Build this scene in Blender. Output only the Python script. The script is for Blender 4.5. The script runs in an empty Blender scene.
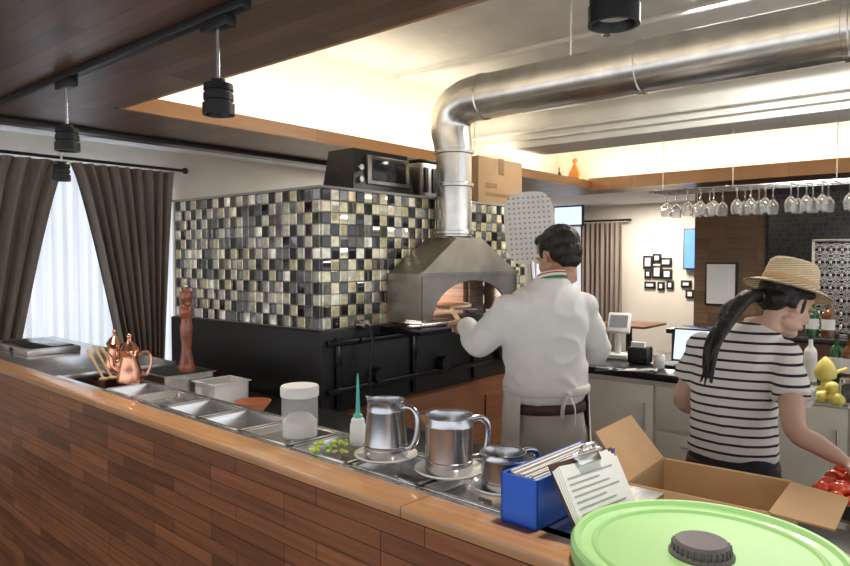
import bpy, bmesh, math, random
from mathutils import Vector, Matrix, noise, Euler
random.seed(7)
TH=math.radians(49.8); THC=math.radians(47.5)
ROOM=Matrix.Rotation(TH,4,'Z'); CNT=Matrix.Rotation(THC,4,'Z'); ID=Matrix.Identity(4)
H=1.58; F=680.0; PITCH=math.radians(2.1)
def ray(px,py):
    x=(px-425)/F; y=(283-py)/F
    return Vector((x, math.cos(PITCH)+y*math.sin(PITCH), -math.sin(PITCH)+y*math.cos(PITCH)))
def on_z(px,py,z):
    d=ray(px,py); t=(z-H)/d.z; return Vector((d.x*t,d.y*t,z))
def at_y(px,py,Y):
    d=ray(px,py); t=Y/d.y; return Vector((d.x*t,Y,H+d.z*t))
def on_a(px,py,a):
    d=ROOM.inverted()@ray(px,py); t=a/d.x; return Vector((a,d.y*t,H+d.z*t))
def toC(v): return CNT.inverted()@v
def toR(v): return ROOM.inverted()@v
def newmat(name):
    m=bpy.data.materials.new(name); m.use_nodes=True
    nt=m.node_tree; b=nt.nodes['Principled BSDF']; return m,nt,b
def c4(c): return (c[0],c[1],c[2],1)
def mat(name,col,rough=.5,metal=0,var=.15,ns=12,bump=0,trans=0,emis=None,es=1,coat=0,alpha=1,stretch=None,ior=1.45):
    m,nt,b=newmat(name)
    tc=nt.nodes.new('ShaderNodeTexCoord'); mp=nt.nodes.new('ShaderNodeMapping')
    if stretch: mp.inputs['Scale'].default_value=stretch
    n=nt.nodes.new('ShaderNodeTexNoise'); n.inputs['Scale'].default_value=ns; n.inputs['Detail'].default_value=4
    nt.links.new(tc.outputs['Object'],mp.inputs[0]); nt.links.new(mp.outputs[0],n.inputs[0])
    r=nt.nodes.new('ShaderNodeValToRGB')
    r.color_ramp.elements[0].position=.3; r.color_ramp.elements[1].position=.7
    r.color_ramp.elements[0].color=c4([x*(1-var) for x in col]); r.color_ramp.elements[1].color=c4([min(1,x*(1+var*.5)) for x in col])
    nt.links.new(n.outputs[0],r.inputs[0]); nt.links.new(r.outputs[0],b.inputs['Base Color'])
    b.inputs['Roughness'].default_value=rough; b.inputs['Metallic'].default_value=metal
    b.inputs['Transmission Weight'].default_value=trans; b.inputs['Coat Weight'].default_value=coat
    b.inputs['Alpha'].default_value=alpha; b.inputs['IOR'].default_value=ior
    if emis: b.inputs['Emission Color'].default_value=c4(emis); b.inputs['Emission Strength'].default_value=es
    if bump:
        bp=nt.nodes.new('ShaderNodeBump'); bp.inputs['Strength'].default_value=bump; bp.inputs['Distance'].default_value=.01
        nt.links.new(n.outputs[0],bp.inputs['Height']); nt.links.new(bp.outputs[0],b.inputs['Normal'])
    return m
def planks(name,c1,c2,length,row,ax=('Y','X'),rough=.35,mortar=(.02,.012,.008),grain=.35,coat=0,ms=.0012,gs=3):
    m,nt,b=newmat(name); L=nt.links.new
    tc=nt.nodes.new('ShaderNodeTexCoord'); s=nt.nodes.new('ShaderNodeSeparateXYZ'); c=nt.nodes.new('ShaderNodeCombineXYZ')
    L(tc.outputs['Object'],s.inputs[0]); L(s.outputs[ax[0]],c.inputs[0]); L(s.outputs[ax[1]],c.inputs[1])
    br=nt.nodes.new('ShaderNodeTexBrick'); br.offset=.37; br.offset_frequency=3
    br.inputs['Color1'].default_value=c4(c1); br.inputs['Color2'].default_value=c4(c2); br.inputs['Mortar'].default_value=c4(mortar)
    br.inputs['Scale'].default_value=1; br.inputs['Mortar Size'].default_value=ms
    br.inputs['Brick Width'].default_value=length; br.inputs['Row Height'].default_value=row
    L(c.outputs[0],br.inputs['Vector'])
    mp=nt.nodes.new('ShaderNodeMapping'); mp.inputs['Scale'].default_value=(gs,gs*22,1); L(c.outputs[0],mp.inputs[0])
    n=nt.nodes.new('ShaderNodeTexNoise'); n.inputs['Scale'].default_value=1; n.inputs['Detail'].default_value=5; L(mp.outputs[0],n.inputs[0])
    r=nt.nodes.new('ShaderNodeValToRGB'); r.color_ramp.elements[0].position=.3; r.color_ramp.elements[1].position=.7
    g=1-grain; r.color_ramp.elements[0].color=(g,g,g,1); r.color_ramp.elements[1].color=(1,1,1,1); L(n.outputs[0],r.inputs[0])
    mx=nt.nodes.new('ShaderNodeMix'); mx.data_type='RGBA'; mx.blend_type='MULTIPLY'; mx.inputs[0].default_value=1
    L(br.outputs['Color'],mx.inputs[6]); L(r.outputs[0],mx.inputs[7]); L(mx.outputs[2],b.inputs['Base Color'])
    b.inputs['Roughness'].default_value=rough; b.inputs['Coat Weight'].default_value=coat
    return m
def stripes_mat():
    m,nt,b=newmat('striped_knit'); L=nt.links.new
    tc=nt.nodes.new('ShaderNodeTexCoord'); s=nt.nodes.new('ShaderNodeSeparateXYZ'); L(tc.outputs['Object'],s.inputs[0])
    a=nt.nodes.new('ShaderNodeMath'); a.operation='MULTIPLY'; a.inputs[1].default_value=1/.029; L(s.outputs['Z'],a.inputs[0])
    f=nt.nodes.new('ShaderNodeMath'); f.operation='FRACT'; L(a.outputs[0],f.inputs[0])
    g=nt.nodes.new('ShaderNodeMath'); g.operation='LESS_THAN'; g.inputs[1].default_value=.27; L(f.outputs[0],g.inputs[0])
    mx=nt.nodes.new('ShaderNodeMix'); mx.data_type='RGBA'; mx.inputs[6].default_value=(.78,.75,.7,1); mx.inputs[7].default_value=(.02,.02,.03,1)
    L(g.outputs[0],mx.inputs[0]); L(mx.outputs[2],b.inputs['Base Color']); b.inputs['Roughness'].default_value=.85
    return m
def straw_mat():
    m,nt,b=newmat('woven_straw'); L=nt.links.new
    tc=nt.nodes.new('ShaderNodeTexCoord')
    w=nt.nodes.new('ShaderNodeTexWave'); w.bands_direction='Z'; w.inputs['Scale'].default_value=45; w.inputs['Distortion'].default_value=2; w.inputs['Detail'].default_value=2
    L(tc.outputs['Object'],w.inputs[0])
    ck=nt.nodes.new('ShaderNodeTexNoise'); ck.inputs['Scale'].default_value=130; L(tc.outputs['Object'],ck.inputs[0])
    ad=nt.nodes.new('ShaderNodeMath'); ad.operation='MULTIPLY'; L(w.outputs['Fac'],ad.inputs[0]); L(ck.outputs[0],ad.inputs[1])
    r=nt.nodes.new('ShaderNodeValToRGB'); r.color_ramp.elements[0].color=(.46,.33,.17,1); r.color_ramp.elements[1].color=(.85,.72,.48,1); r.color_ramp.elements[1].position=.4
    L(ad.outputs[0],r.inputs[0]); L(r.outputs[0],b.inputs['Base Color']); b.inputs['Roughness'].default_value=.8
    bp=nt.nodes.new('ShaderNodeBump'); bp.inputs['Strength'].default_value=.6; bp.inputs['Distance'].default_value=.003
    L(ad.outputs[0],bp.inputs['Height']); L(bp.outputs[0],b.inputs['Normal'])
    return m
M={}
M['ceilwood']=planks('ceiling_wood',(.24,.115,.065),(.11,.050,.027),.9,.08,('Y','X'),.38,grain=.3)
M['frontwood']=planks('counter_wood',(.42,.15,.055),(.20,.068,.025),.34,.042,('Y','Z'),.36,grain=.45,coat=.15)
M['capwood']=planks('cap_wood',(.66,.34,.15),(.56,.27,.11),1.5,.3,('Y','X'),.3,grain=.3,coat=.3)
M['trim']=planks('trim_wood',(.62,.30,.11),(.5,.22,.07),1.5,.5,('X','Z'),.4,grain=.2)
M['plinth']=planks('plinth_wood',(.24,.09,.04),(.17,.06,.025),1.6,.3,('X','Z'),.35)
M['pillar']=planks('pillar_wood',(.26,.15,.08),(.16,.09,.05),.5,.12,('Y','Z'),.6)
M['cream']=mat('cove_plaster',(.88,.83,.70),.9,var=.05,ns=2)
M['white']=mat('white_plaster',(.80,.81,.82),.9,var=.05,ns=3)
M['beige']=mat('beige_plaster',(.72,.66,.57),.9,var=.06,ns=3)
M['conc']=mat('painted_concrete',(.72,.70,.66),.9,var=.10,ns=5,bump=.3)
M['floor']=planks('floor_tile',(.12,.10,.09),(.09,.08,.07),.6,.6,('X','Y'),.4,ms=.006)
M['steel']=mat('brushed_steel',(.68,.68,.68),.24,1,var=.15,ns=6,stretch=(1,12,12))
M['peelm']=mat('peel_aluminium',(.62,.60,.56),.55,.5,var=.1,ns=6)
M['steel2']=mat('steel_mug',(.46,.47,.49),.22,1,var=.15,ns=18)
M['duct']=mat('galvanised_duct',(.74,.72,.68),.27,1,var=.2,ns=9)
M['hood']=mat('hood_steel',(.40,.37,.33),.38,1,var=.25,ns=7)
M['black']=mat('black_metal',(.014,.014,.015),.4,0,var=.2)
M['blackgl']=mat('black_gloss',(.008,.008,.012),.12,0,var=.2)
M['granite']=mat('black_granite',(.02,.02,.022),.2,0,var=.5,ns=60)
M['cab']=mat('cabinet_white',(.68,.64,.56),.5,var=.04)
M['curtain']=mat('curtain_cloth',(.28,.225,.185),.9,var=.2,ns=5,stretch=(6,6,.6))
M['sheer']=mat('sheer_cloth_glow',(.85,.88,.93),.9,var=.05,emis=(.80,.88,1),es=.5)  # emission puts the daylight behind the cloth into its colour
M['winframe']=mat('window_frame',(.7,.7,.7),.5,var=.05)
M['card']=mat('cardboard',(.46,.29,.15),.85,var=.12,ns=6)
M['card2']=mat('cardboard_inner',(.34,.21,.11),.9,var=.12,ns=6)
M['tape']=mat('parcel_tape',(.30,.17,.08),.4,var=.1)
M['brick']=planks('fire_brick',(.62,.44,.36),(.52,.34,.27),.16,.05,('X','Z'),.9,mortar=(.4,.3,.24),ms=.005)
M['dough']=mat('pizza_dough',(.80,.64,.44),.85,var=.2,ns=14,bump=.3)
M['sauce']=mat('pizza_sauce',(.62,.22,.10),.6,var=.4,ns=30)
M['grout']=mat('tile_grout',(.34,.33,.30),.8,var=.1)
tilecols=[((.80,.72,.46),.10),((.70,.63,.38),.08),((.84,.80,.64),.12),((.018,.019,.021),.09),((.11,.10,.075),.14),((.24,.24,.235),.12),((.045,.05,.06),.08)]
TM=[mat('glazed_tile_%d'%i,c,r+.02,.35 if i>=3 else .28,var=.3,ns=40,coat=.8) for i,(c,r) in enumerate(tilecols)]
M['plastic']=mat('clear_plastic',(.88,.88,.87),.15,var=.05,alpha=.27)
M['flour']=mat('white_flour',(.78,.77,.74),.9,var=.12)
M['whitep']=mat('white_plastic',(.82,.82,.80),.35,var=.04)
M['teal']=mat('teal_plastic',(.10,.50,.45),.35,var=.05)
M['green']=mat('green_plastic',(.44,.80,.32),.38,var=.05,ns=5,coat=.1)
M['knob']=mat('knob_grey',(.17,.14,.155),.5,var=.1)
M['blue']=mat('blue_plastic',(.03,.15,.72),.3,var=.08)
M['paper']=mat('paper',(.80,.80,.79),.8,var=.05)
M['ink']=mat('ink_grey',(.25,.25,.28),.8,var=.05)
M['ceramic']=mat('white_ceramic',(.82,.80,.77),.15,var=.04,coat=.5)
M['copper']=mat('copper',(.80,.42,.28),.25,1,var=.1)
M['millw']=mat('mill_wood',(.28,.08,.035),.25,var=.35,ns=9,coat=.5)
M['spoon']=mat('spoon_wood',(.66,.44,.21),.6,var=.15)
M['terra']=mat('terracotta',(.50,.17,.07),.6,var=.15)
M['limeg']=mat('lime_green',(.50,.80,.10),.5,var=.15)
M['glass']=mat('clear_glass',(.95,.95,.95),.03,var=.0,trans=.95)
M['bottleg']=mat('green_glass',(.03,.16,.05),.08,var=.05,trans=.4)
M['bottleb']=mat('amber_glass',(.20,.07,.015),.08,var=.05,trans=.3)
M['yellow']=mat('yellow_enamel',(.85,.70,.18),.3,var=.08)
M['lemon']=mat('lemon_skin',(.88,.76,.18),.45,var=.1,ns=40,bump=.1)
M['tomato']=mat('tomato_skin',(.80,.09,.03),.2,var=.2,coat=.5)
M['orange']=mat('orange_plastic',(.7,.25,.06),.5)
M['screen']=mat('screen_glow',(.3,.4,.5),.3,var=.3,emis=(.65,.8,1),es=.9)
M['screenb']=mat('screen_blue',(.1,.2,.6),.3,var=.3,ns=6,emis=(.10,.28,.9),es=.9)
M['mirror']=mat('silver_scroll',(.8,.78,.76),.25,1)
M['darktile']=planks('dark_mosaic',(.05,.055,.06),(.02,.021,.024),.05,.05,('Y','Z'),.18,mortar=(.06,.06,.06),grain=.1,ms=.004)
M['skinm']=mat('skin_man',(.56,.32,.21),.55,var=.08,ns=14)
M['skinw']=mat('skin_woman',(.62,.40,.30),.55,var=.06,ns=14)
M['hair']=mat('black_hair',(.010,.008,.007),.5,var=.5,ns=60,bump=.5,stretch=(1,1,.2))
M['shirt']=mat('chef_white',(.84,.83,.81),.85,var=.04,ns=7,bump=.12)
M['apron']=mat('apron_white',(.78,.76,.70),.85,var=.06,ns=6)
M['khaki']=mat('trouser_khaki',(.50,.46,.39),.85,var=.12,ns=9)
M['belt']=mat('belt_leather',(.07,.028,.02),.5)
M['navy']=mat('dark_denim',(.018,.02,.03),.8,var=.3)
M['red']=mat('red_band',(.6,.03,.03),.7); M['grn']=mat('green_band',(.02,.25,.08),.7)
M['lip']=mat('lips',(.50,.16,.14),.45); M['eye']=mat('eye_dark',(.02,.012,.01),.2)
M['stripe']=stripes_mat(); M['straw']=straw_mat()
# ---------------------------------------------------------------- builder
def loftpts(rings,seg=32,p=2.3):
    vs=[];fs=[]
    for (x,y,z,rx,ry) in rings:
        for i in range(seg):
            t=2*math.pi*i/seg; c,s=math.cos(t),math.sin(t)
            vs.append(Vector((x+rx*math.copysign(abs(c)**(2/p),c), y+ry*math.copysign(abs(s)**(2/p),s), z)))
    n=len(rings)
    for k in range(n-1):
        for i in range(seg):
            j=(i+1)%seg; fs.append((k*seg+i,k*seg+j,(k+1)*seg+j,(k+1)*seg+i))
    fs.append(tuple(reversed(range(seg)))); fs.append(tuple((n-1)*seg+i for i in range(seg)))
    return vs,fs
def tubepts(pts,rad,seg=12,flat=1.0,caps=True):
    pts=[Vector(p) for p in pts]; n=len(pts)
    if not hasattr(rad,'__len__'): rad=[rad]*n
    vs=[];fs=[]; prev=None
    for k in range(n):
        t=(pts[min(k+1,n-1)]-pts[max(k-1,0)]).normalized()
        if prev is None:
            a=Vector((0,0,1)) if abs(t.z)<.9 else Vector((1,0,0)); u=t.cross(a).normalized()
        else: u=(prev-t*prev.dot(t)).normalized()
        prev=u; w=t.cross(u)
        for i in range(seg):
            g=2*math.pi*i/seg; vs.append(pts[k]+u*math.cos(g)*rad[k]+w*math.sin(g)*rad[k]*flat)
    for k in range(n-1):
        for i in range(seg):
            j=(i+1)%seg; fs.append((k*seg+i,k*seg+j,(k+1)*seg+j,(k+1)*seg+i))
    if caps: fs.append(tuple(reversed(range(seg)))); fs.append(tuple((n-1)*seg+i for i in range(seg)))
    return vs,fs
def smoothpath(pts,rad,sub=4):
    P=[Vector(p) for p in pts]; n=len(P); o=[];r=[]
    for i in range(n-1):
        p0=P[max(i-1,0)];p1=P[i];p2=P[i+1];p3=P[min(i+2,n-1)]
        for s in range(sub):
            t=s/sub
            o.append(.5*((2*p1)+(p2-p0)*t+(2*p0-5*p1+4*p2-p3)*t*t+(3*p1-p0-3*p2+p3)*t**3)); r.append(rad[i]*(1-t)+rad[i+1]*t)
    o.append(P[-1]); r.append(rad[-1]); return o,r
def ellpts(c,r,seg=20,rings=12,rot=None):
    vs=[];fs=[]; c=Vector(c)
    R=rot if rot is not None else Matrix.Identity(3)
    vs.append(c+R@Vector((0,0,r[2])))
    for k in range(1,rings):
        ph=math.pi*k/rings
        for i in range(seg):
            t=2*math.pi*i/seg
            vs.append(c+R@Vector((r[0]*math.sin(ph)*math.cos(t),r[1]*math.sin(ph)*math.sin(t),r[2]*math.cos(ph))))
    vs.append(c+R@Vector((0,0,-r[2])))
    for i in range(seg): fs.append((0,1+i,1+(i+1)%seg))
    for k in range(rings-2):
        for i in range(seg):
            j=(i+1)%seg; a=1+k*seg; b=a+seg; fs.append((a+i,b+i,b+j,a+j))
    e=len(vs)-1; a=1+(rings-2)*seg
    for i in range(seg): fs.append((e,a+(i+1)%seg,a+i))
    return vs,fs
def remesh(pieces,voxel,sm=4,nz=0,nscale=8):
    vs=[];fs=[]
    for v,f in pieces:
        o=len(vs); vs+=v; fs+=[tuple(i+o for i in q) for q in f]
    me=bpy.data.meshes.new('tmp'); me.from_pydata([tuple(v) for v in vs],[],fs)
    bm=bmesh.new(); bm.from_mesh(me)
    bmesh.ops.triangulate(bm,faces=[f for f in bm.faces if len(f.verts)>4]); bm.to_mesh(me); bm.free()
    ob=bpy.data.objects.new('tmp',me); bpy.context.collection.objects.link(ob)
    r=ob.modifiers.new('r','REMESH'); r.mode='VOXEL'; r.voxel_size=voxel
    if sm:
        s=ob.modifiers.new('s','SMOOTH'); s.factor=.5; s.iterations=sm
    dg=bpy.context.evaluated_depsgraph_get(); dg.update()
    m2=bpy.data.meshes.new_from_object(ob.evaluated_get(dg))
    V=[v.co.copy() for v in m2.vertices]; N=[v.normal.copy() for v in m2.vertices]
    if nz: V=[v+n*nz*(noise.noise(Vector((v.x*nscale,v.y*nscale,v.z*nscale*.7)))) for v,n in zip(V,N)]
    FF=[tuple(p.vertices) for p in m2.polygons]
    bpy.data.objects.remove(ob); return V,FF
class B:
    def __init__(s,name,frame=ID): s.n=name; s.fr=frame; s.v=[];s.f=[];s.m=[];s.mats=[]
    def mi(s,m):
        if isinstance(m,str): m=M[m]
        if m not in s.mats: s.mats.append(m)
        return s.mats.index(m)
    def add(s,vf,m,T=None):
        o=len(s.v); k=s.mi(m)
        s.v+=[(T@v if T is not None else v) for v in vf[0]]
        s.f+=[tuple(i+o for i in q) for q in vf[1]]; s.m+=[k]*len(vf[1]); return s
    def box(s,x0,x1,y0,y1,z0,z1,m,bev=0,T=None):
        bm=bmesh.new(); bmesh.ops.create_cube(bm,size=1)
        for v in bm.verts: v.co=Vector(((x0+x1)/2+v.co.x*(x1-x0),(y0+y1)/2+v.co.y*(y1-y0),(z0+z1)/2+v.co.z*(z1-z0)))
        if bev: bmesh.ops.bevel(bm,geom=bm.edges[:],offset=bev,segments=2,affect='EDGES',profile=.5)
        bm.verts.index_update(); vf=([v.co.copy() for v in bm.verts],[tuple(v.index for v in f.verts) for f in bm.faces]); bm.free()
        return s.add(vf,m,T)
    def tube(s,p,r,m,seg=12,T=None,flat=1): return s.add(tubepts(p,r,seg,flat),m,T)
    def stube(s,p,r,m,seg=12,T=None,flat=1,sub=4):
        if not hasattr(r,'__len__'): r=[r]*len(p)
        o,q=smoothpath(p,r,sub); return s.add(tubepts(o,q,seg,flat),m,T)
    def ell(s,c,r,m,T=None,rot=None,seg=20,rings=12): return s.add(ellpts(c,r,seg,rings,rot),m,T)
    def lathe(s,prof,m,T=None,seg=36,sx=1,sy=1):
        vs=[];fs=[]; n=len(prof)
        for r,z in prof:
            for i in range(seg):
                t=2*math.pi*i/seg; vs.append(Vector((max(r,1e-4)*math.cos(t)*sx,max(r,1e-4)*math.sin(t)*sy,z)))
        for k in range(n-1):
            for i in range(seg):
                j=(i+1)%seg; fs.append((k*seg+i,k*seg+j,(k+1)*seg+j,(k+1)*seg+i))
        return s.add((vs,fs),m,T)
    def poly(s,vs,fs,m,T=None): return s.add(([Vector(v) for v in vs],fs),m,T)
    def done(s,ang=38,smooth=True):
        me=bpy.data.meshes.new(s.n)
        me.from_pydata([tuple(v) for v in s.v],[],s.f)
        for m in s.mats: me.materials.append(m)
        me.polygons.foreach_set('material_index',s.m)
        bm=bmesh.new(); bm.from_mesh(me); bmesh.ops.recalc_face_normals(bm,faces=bm.faces); bm.to_mesh(me); bm.free()
        if smooth:
            me.polygons.foreach_set('use_smooth',[True]*len(me.polygons)); me.set_sharp_from_angle(angle=math.radians(ang))
        ob=bpy.data.objects.new(s.n,me); ob.matrix_world=s.fr; bpy.context.collection.objects.link(ob); return ob
def TR(x,y,z,rz=0): return Matrix.Translation((x,y,z))@Matrix.Rotation(rz,4,'Z')
# ================================================================ ROOM
A0,A1,B0,B1=-3.0,9.5,-3.2,6.1
B('floor',ROOM).box(A0,A1+.1,B0,B1+.1,-.1,0,'floor').done()
w=B('wall_left',ROOM)
wa0,wa1,wz0,wz1=1.2,3.36,.55,2.3
w.box(A0,wa0,B1,B1+.15,0,3.2,'beige').box(wa1,A1+.1,B1,B1+.15,0,3.2,'beige')
w.box(wa0,wa1,B1,B1+.15,0,wz0,'beige').box(wa0,wa1,B1,B1+.15,wz1,3.2,'beige'); w.done()
w=B('window_1',ROOM)
for a in (wa0,1.92,2.64,wa1-.05): w.box(a,a+.05,B1+.02,B1+.08,wz0,wz1,'winframe')
for z in (wz0,1.5,wz1-.05): w.box(wa0,wa1,B1+.02,B1+.08,z,z+.05,'winframe')
w.box(wa0,wa1,B1+.045,B1+.05,wz0,wz1,'glass'); w.done()
def curtain(name,frame,b,t0,t1,b0,b1,z0,z1,folds,m,amp=.035,pw=1.3,axis='a'):
    o=B(name,frame); nu=folds*10; nv=24; vs=[];fs=[]
    for k in range(nv+1):
        q=k/nv; z=z1+(z0-z1)*q; e=q**pw; l=t0+(b0-t0)*e; r=t1+(b1-t1)*e
        for i in range(nu+1):
            s=i/nu; ph=s*folds*2*math.pi
            off=amp*math.sin(ph+.5*math.sin(q*3+s*5))+amp*.35*math.sin(ph*2.3+q*2)
            vs.append(Vector((l+(r-l)*s,b+off,z)) if axis=='a' else Vector((b+off,l+(r-l)*s,z)))
    for k in range(nv):
        for i in range(nu):
            a=k*(nu+1)+i; fs.append((a,a+1,a+nu+2,a+nu+1))
    o.add((vs,fs),m); return o.done(80)
curtain('window_curtain',ROOM,5.93,1.2,2.41,1.2,1.90,.06,2.38,9,'curtain',pw=.75)
curtain('window_curtain',ROOM,5.93,2.44,3.36,2.96,3.22,.06,2.38,9,'curtain',pw=.8)
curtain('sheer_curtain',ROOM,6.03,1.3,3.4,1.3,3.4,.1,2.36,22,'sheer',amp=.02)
r=B('curtain_rod',ROOM); r.tube([(.9,5.95,2.41),(3.5,5.95,2.41)],.014,'black')
for a in (.9,3.5): r.ell((a,5.95,2.41),(.03,.03,.03),'black')
for a in (1.0,2.42,3.42): r.tube([(a,5.95,2.41),(a,6.1,2.43)],.008,'black')
r.done()
B('wall_back',ROOM).box(A1,A1+.15,B0,B1,0,3.2,'beige').done()
B('baseboard_back',ROOM).box(A1-.02,A1,B0,B1,0,.1,'plinth').done()
s=B('ceiling_wood_soffit',ROOM)
s.box(A0,1.68,B0,4.42,2.35,2.44,'ceilwood').box(1.68,7.6,3.5,4.42,2.35,2.44,'ceilwood').box(6.98,7.6,B0,3.5,2.35,2.44,'ceilwood'); s.done()
t=B('trim_1',ROOM); t.box(1.66,6.97,3.47,3.5,2.35,2.43,'trim'); t.done()
t=B('trim_2',ROOM); t.box(6.95,6.98,B0,3.5,2.33,2.46,'capwood'); t.done()
t=B('trim_3',ROOM); t.box(1.68,1.70,B0,3.47,2.35,2.43,'capwood'); t.done()
c=B('ceiling',ROOM)
c.box(1.2,7.55,B0,4.05,3.14,3.24,'conc')
c.box(A0,7.6,4.42,B1,2.6,2.68,'white'); c.box(7.6,A1,B0,B1,2.36,2.44,'white'); c.done()
B('wall_cove_left',ROOM).box(1.2,7.5,3.98,4.05,2.44,3.14,'cream').done()
B('wall_cove_back',ROOM).box(7.42,7.5,B0,3.98,2.44,3.14,'cream').done()
B('wall_cove_near',ROOM).box(1.12,1.2,B0,4.05,2.44,3.14,'cream').done()
B('ceiling_beam',ROOM).box(5.45,5.95,B0,3.97,2.60,2.92,'conc',.01).box(5.2,5.45,B0,3.97,2.92,3.14,'conc',.01).done()
p=B('ceiling_conduit_pipes',ROOM)
for a,z,rr in ((5.42,2.74,.016),(5.43,2.67,.010),(4.3,3.1,.02),(5.16,3.08,.016)):
    p.tube([(a,B0,z),(a,3.95,z)],rr,'conc',8)
p.tube([(4.0,1.9,3.14),(4.0,1.9,2.98)],.02,'duct'); p.ell((4.0,1.9,2.97),(.035,.035,.02),'duct'); p.done()
# ================================================================ DUCT
du=B('exhaust_duct',ROOM)
pa,pb=2.98,2.31
du.tube([(pa,pb,1.70),(pa,pb,2.16)],.098,'duct',32)
du.stube([(pa,pb,2.15),(pa,pb+.01,2.22),(pa,pb+.025,2.31),(pa,pb-.01,2.39),(pa,pb-.10,2.43),(pa,pb-.20,2.435)],[.100,.106,.112,.116,.117,.117],'duct',36,sub=3)
du.tube([(pa,pb-.19,2.435),(pa,-3.0,2.435)],.116,'duct',40)
for z in (1.72,1.98,2.16): du.lathe([(.1,-.012),(.110,-.008),(.110,.008),(.1,.012)],'duct',TR(pa,pb,z))
for b in (pb-.2,1.25,.45,-.4):
    T=Matrix.Translation((pa,b,2.435))@Matrix.Rotation(math.pi/2,4,'X'); du.lathe([(.115,-.014),(.122,-.01),(.122,.01),(.115,.014)],'duct',T,40)
for b in (1.6,-.2):
    du.tube([(pa,b,2.55),(pa,b,3.14)],.005,'duct',8)
du.done()
# ================================================================ OVEN
oa0,oa1,ob0,ob1=2.13,3.95,2.44,3.75
tz0,tz1=1.24,1.91
mo0,mo1,mz0,mz1=2.68,3.28,1.25,1.46
o=B('brick_pizza_oven',ROOM)
o.box(oa0,mo0,ob0,ob1,1.18,tz1,'grout').box(mo1,oa1,ob0,ob1,1.18,tz1,'grout')
o.box(mo0,mo1,ob0,ob1,mz1,tz1,'grout').box(mo0,mo1,ob0+.9,ob1,1.18,mz1,'brick').box(mo0,mo1,ob0,ob0+.9,1.18,mz0,'brick')
o.box(mo0,mo0+.04,ob0,ob0+.9,mz0,mz1,'brick').box(mo1-.04,mo1,ob0,ob0+.9,mz0,mz1,'brick').box(mo0,mo1,ob0+.01,ob0+.9,mz1-.03,mz1,'brick')
o.box(2.57,mo0+.01,ob0-.025,ob0-.009,mz0,1.50,'brick').box(mo1-.01,3.41,ob0-.025,ob0-.009,mz0,1.50,'brick').box(2.57,3.41,ob0-.025,ob0-.009,mz1-.02,1.50,'brick')
def tile(o,cx,cz,side):
    hs=.0262; th=.009
    base=[(-hs,-hs),(hs,-hs),(hs,hs),(-hs,hs)]; top=[(x*.86,y*.86) for x,y in base]
    jx=random.uniform(-.0008,.0008); jz=random.uniform(-.0008,.0008)
    vs=[]
    for lst,d in ((base,0),(base,th*.6),(top,th)):
        for x,y in lst:
            dd_=d+(jx*(1 if x>0 else -1)+jz*(1 if y>0 else -1) if d==th else 0)
            vs.append(Vector((cx+x,ob0-dd_,cz+y)) if side==0 else Vector((oa0-dd_,cx+x,cz+y)))
    fs=[(8,9,10,11)]
    for k in (0,4):
        for i in range(4): j=(i+1)%4; fs.append((k+i,k+j,k+4+j,k+4+i))
    return vs,fs
P_=.0558
for side,(s0,s1) in ((0,(oa0,oa1)),(1,(ob0,ob1))):
    nc=int((s1-s0)/P_)
    for i in range(nc):
        for k in range(12):
            cx=s0+P_*(i+.5); cz=tz0+P_*(k+.5)
            if side==0 and mo0-.03<cx<mo1+.03 and cz<mz1+.06: continue
            if (i+k)%2==0: m=TM[random.choice((0,0,1,2,0,2,1,0,4))]
            else: m=TM[random.choice((3,3,4,5,6,3,5,6,2))]
            if side==1 and (i+k)%2==0: m=TM[random.choice((2,2,2,0,2,5))]  # left face gets paler tiles: its wash of light is put into colour
            o.add(tile(o,cx,cz,side),m)
o.box(oa0-.012,oa1,ob0-.012,ob1,tz1,tz1+.012,'grout')
o.box(oa0-.03,oa1,ob0-.03,ob1,.84,1.235,'black',.006)
for a in (2.2,2.75,3.3,3.85): o.box(a-.02,a+.02,ob0-.05,ob0-.028,.86,1.2,'blackgl',.003)
o.box(oa0,oa1,ob0-.055,ob0-.03,.93,.96,'blackgl',.003).box(oa0,oa1,ob0-.055,ob0-.03,1.16,1.19,'blackgl',.003)
for a in (2.45,2.98,3.55):
    T=Matrix.Translation((a,ob0-.06,.99))@Matrix.Rotation(math.pi/2,4,'X')
    o.lathe([(0,-.02),(.035,-.02),(.04,0),(.035,.02),(0,.02)],'black',T,20)
o.box(oa0-.06,oa1+.02,ob0-.09,ob1,.0,.84,'plinth',.004)
for a in (2.1,2.72,3.34): o.box(a,a+.56,ob0-.1,ob0-.088,.1,.76,'plinth',.004)
o.box(2.5,3.45,2.14,ob0-.02,1.2,1.235,'blackgl',.004)
for i in range(12): o.tube([(2.55+i*.03,2.15,1.25),(2.55+i*.03,2.40,1.25)],.004,'steel',6)
o.tube([(2.53,2.16,1.25),(2.9,2.16,1.25)],.006,'steel',6)
o.tube([(2.36,2.42,1.25),(2.36,2.37,1.25)],.025,'steel',12)
o.stube([(2.36,2.37,1.25),(2.36,2.33,1.18),(2.34,2.33,1.0),(2.34,2.33,.8)],.009,'black',8)
o.done()
h=B('oven_hood',ROOM)
x0,x1,y0,y1=2.55,3.42,2.18,2.405
zb=1.27; zt=1.50
h.box(x0,x0+.012,y0,y1,zb,zt,'hood').box(x1-.012,x1,y0,y1,zb,zt,'hood')
n=20; vs=[];fs=[]
ac=(x0+x1)/2; rw=.34
for i in range(n+1):
    t=math.pi*(1-i/n); xa=ac+rw*math.cos(t); za=zb+.19*math.sin(t)
    xo=x0+(x1-x0)*i/n
    for d in (0,.012):
        vs.append((xa,y0+d,za)); vs.append((xo,y0+d,zt))
for i in range(n):
    a=i*4; b=a+4
    fs+=[(a,b,b+1,a+1),(a+2,a+3,b+3,b+2),(a,a+2,b+2,b)]
h.poly(vs,fs,'hood')
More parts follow.
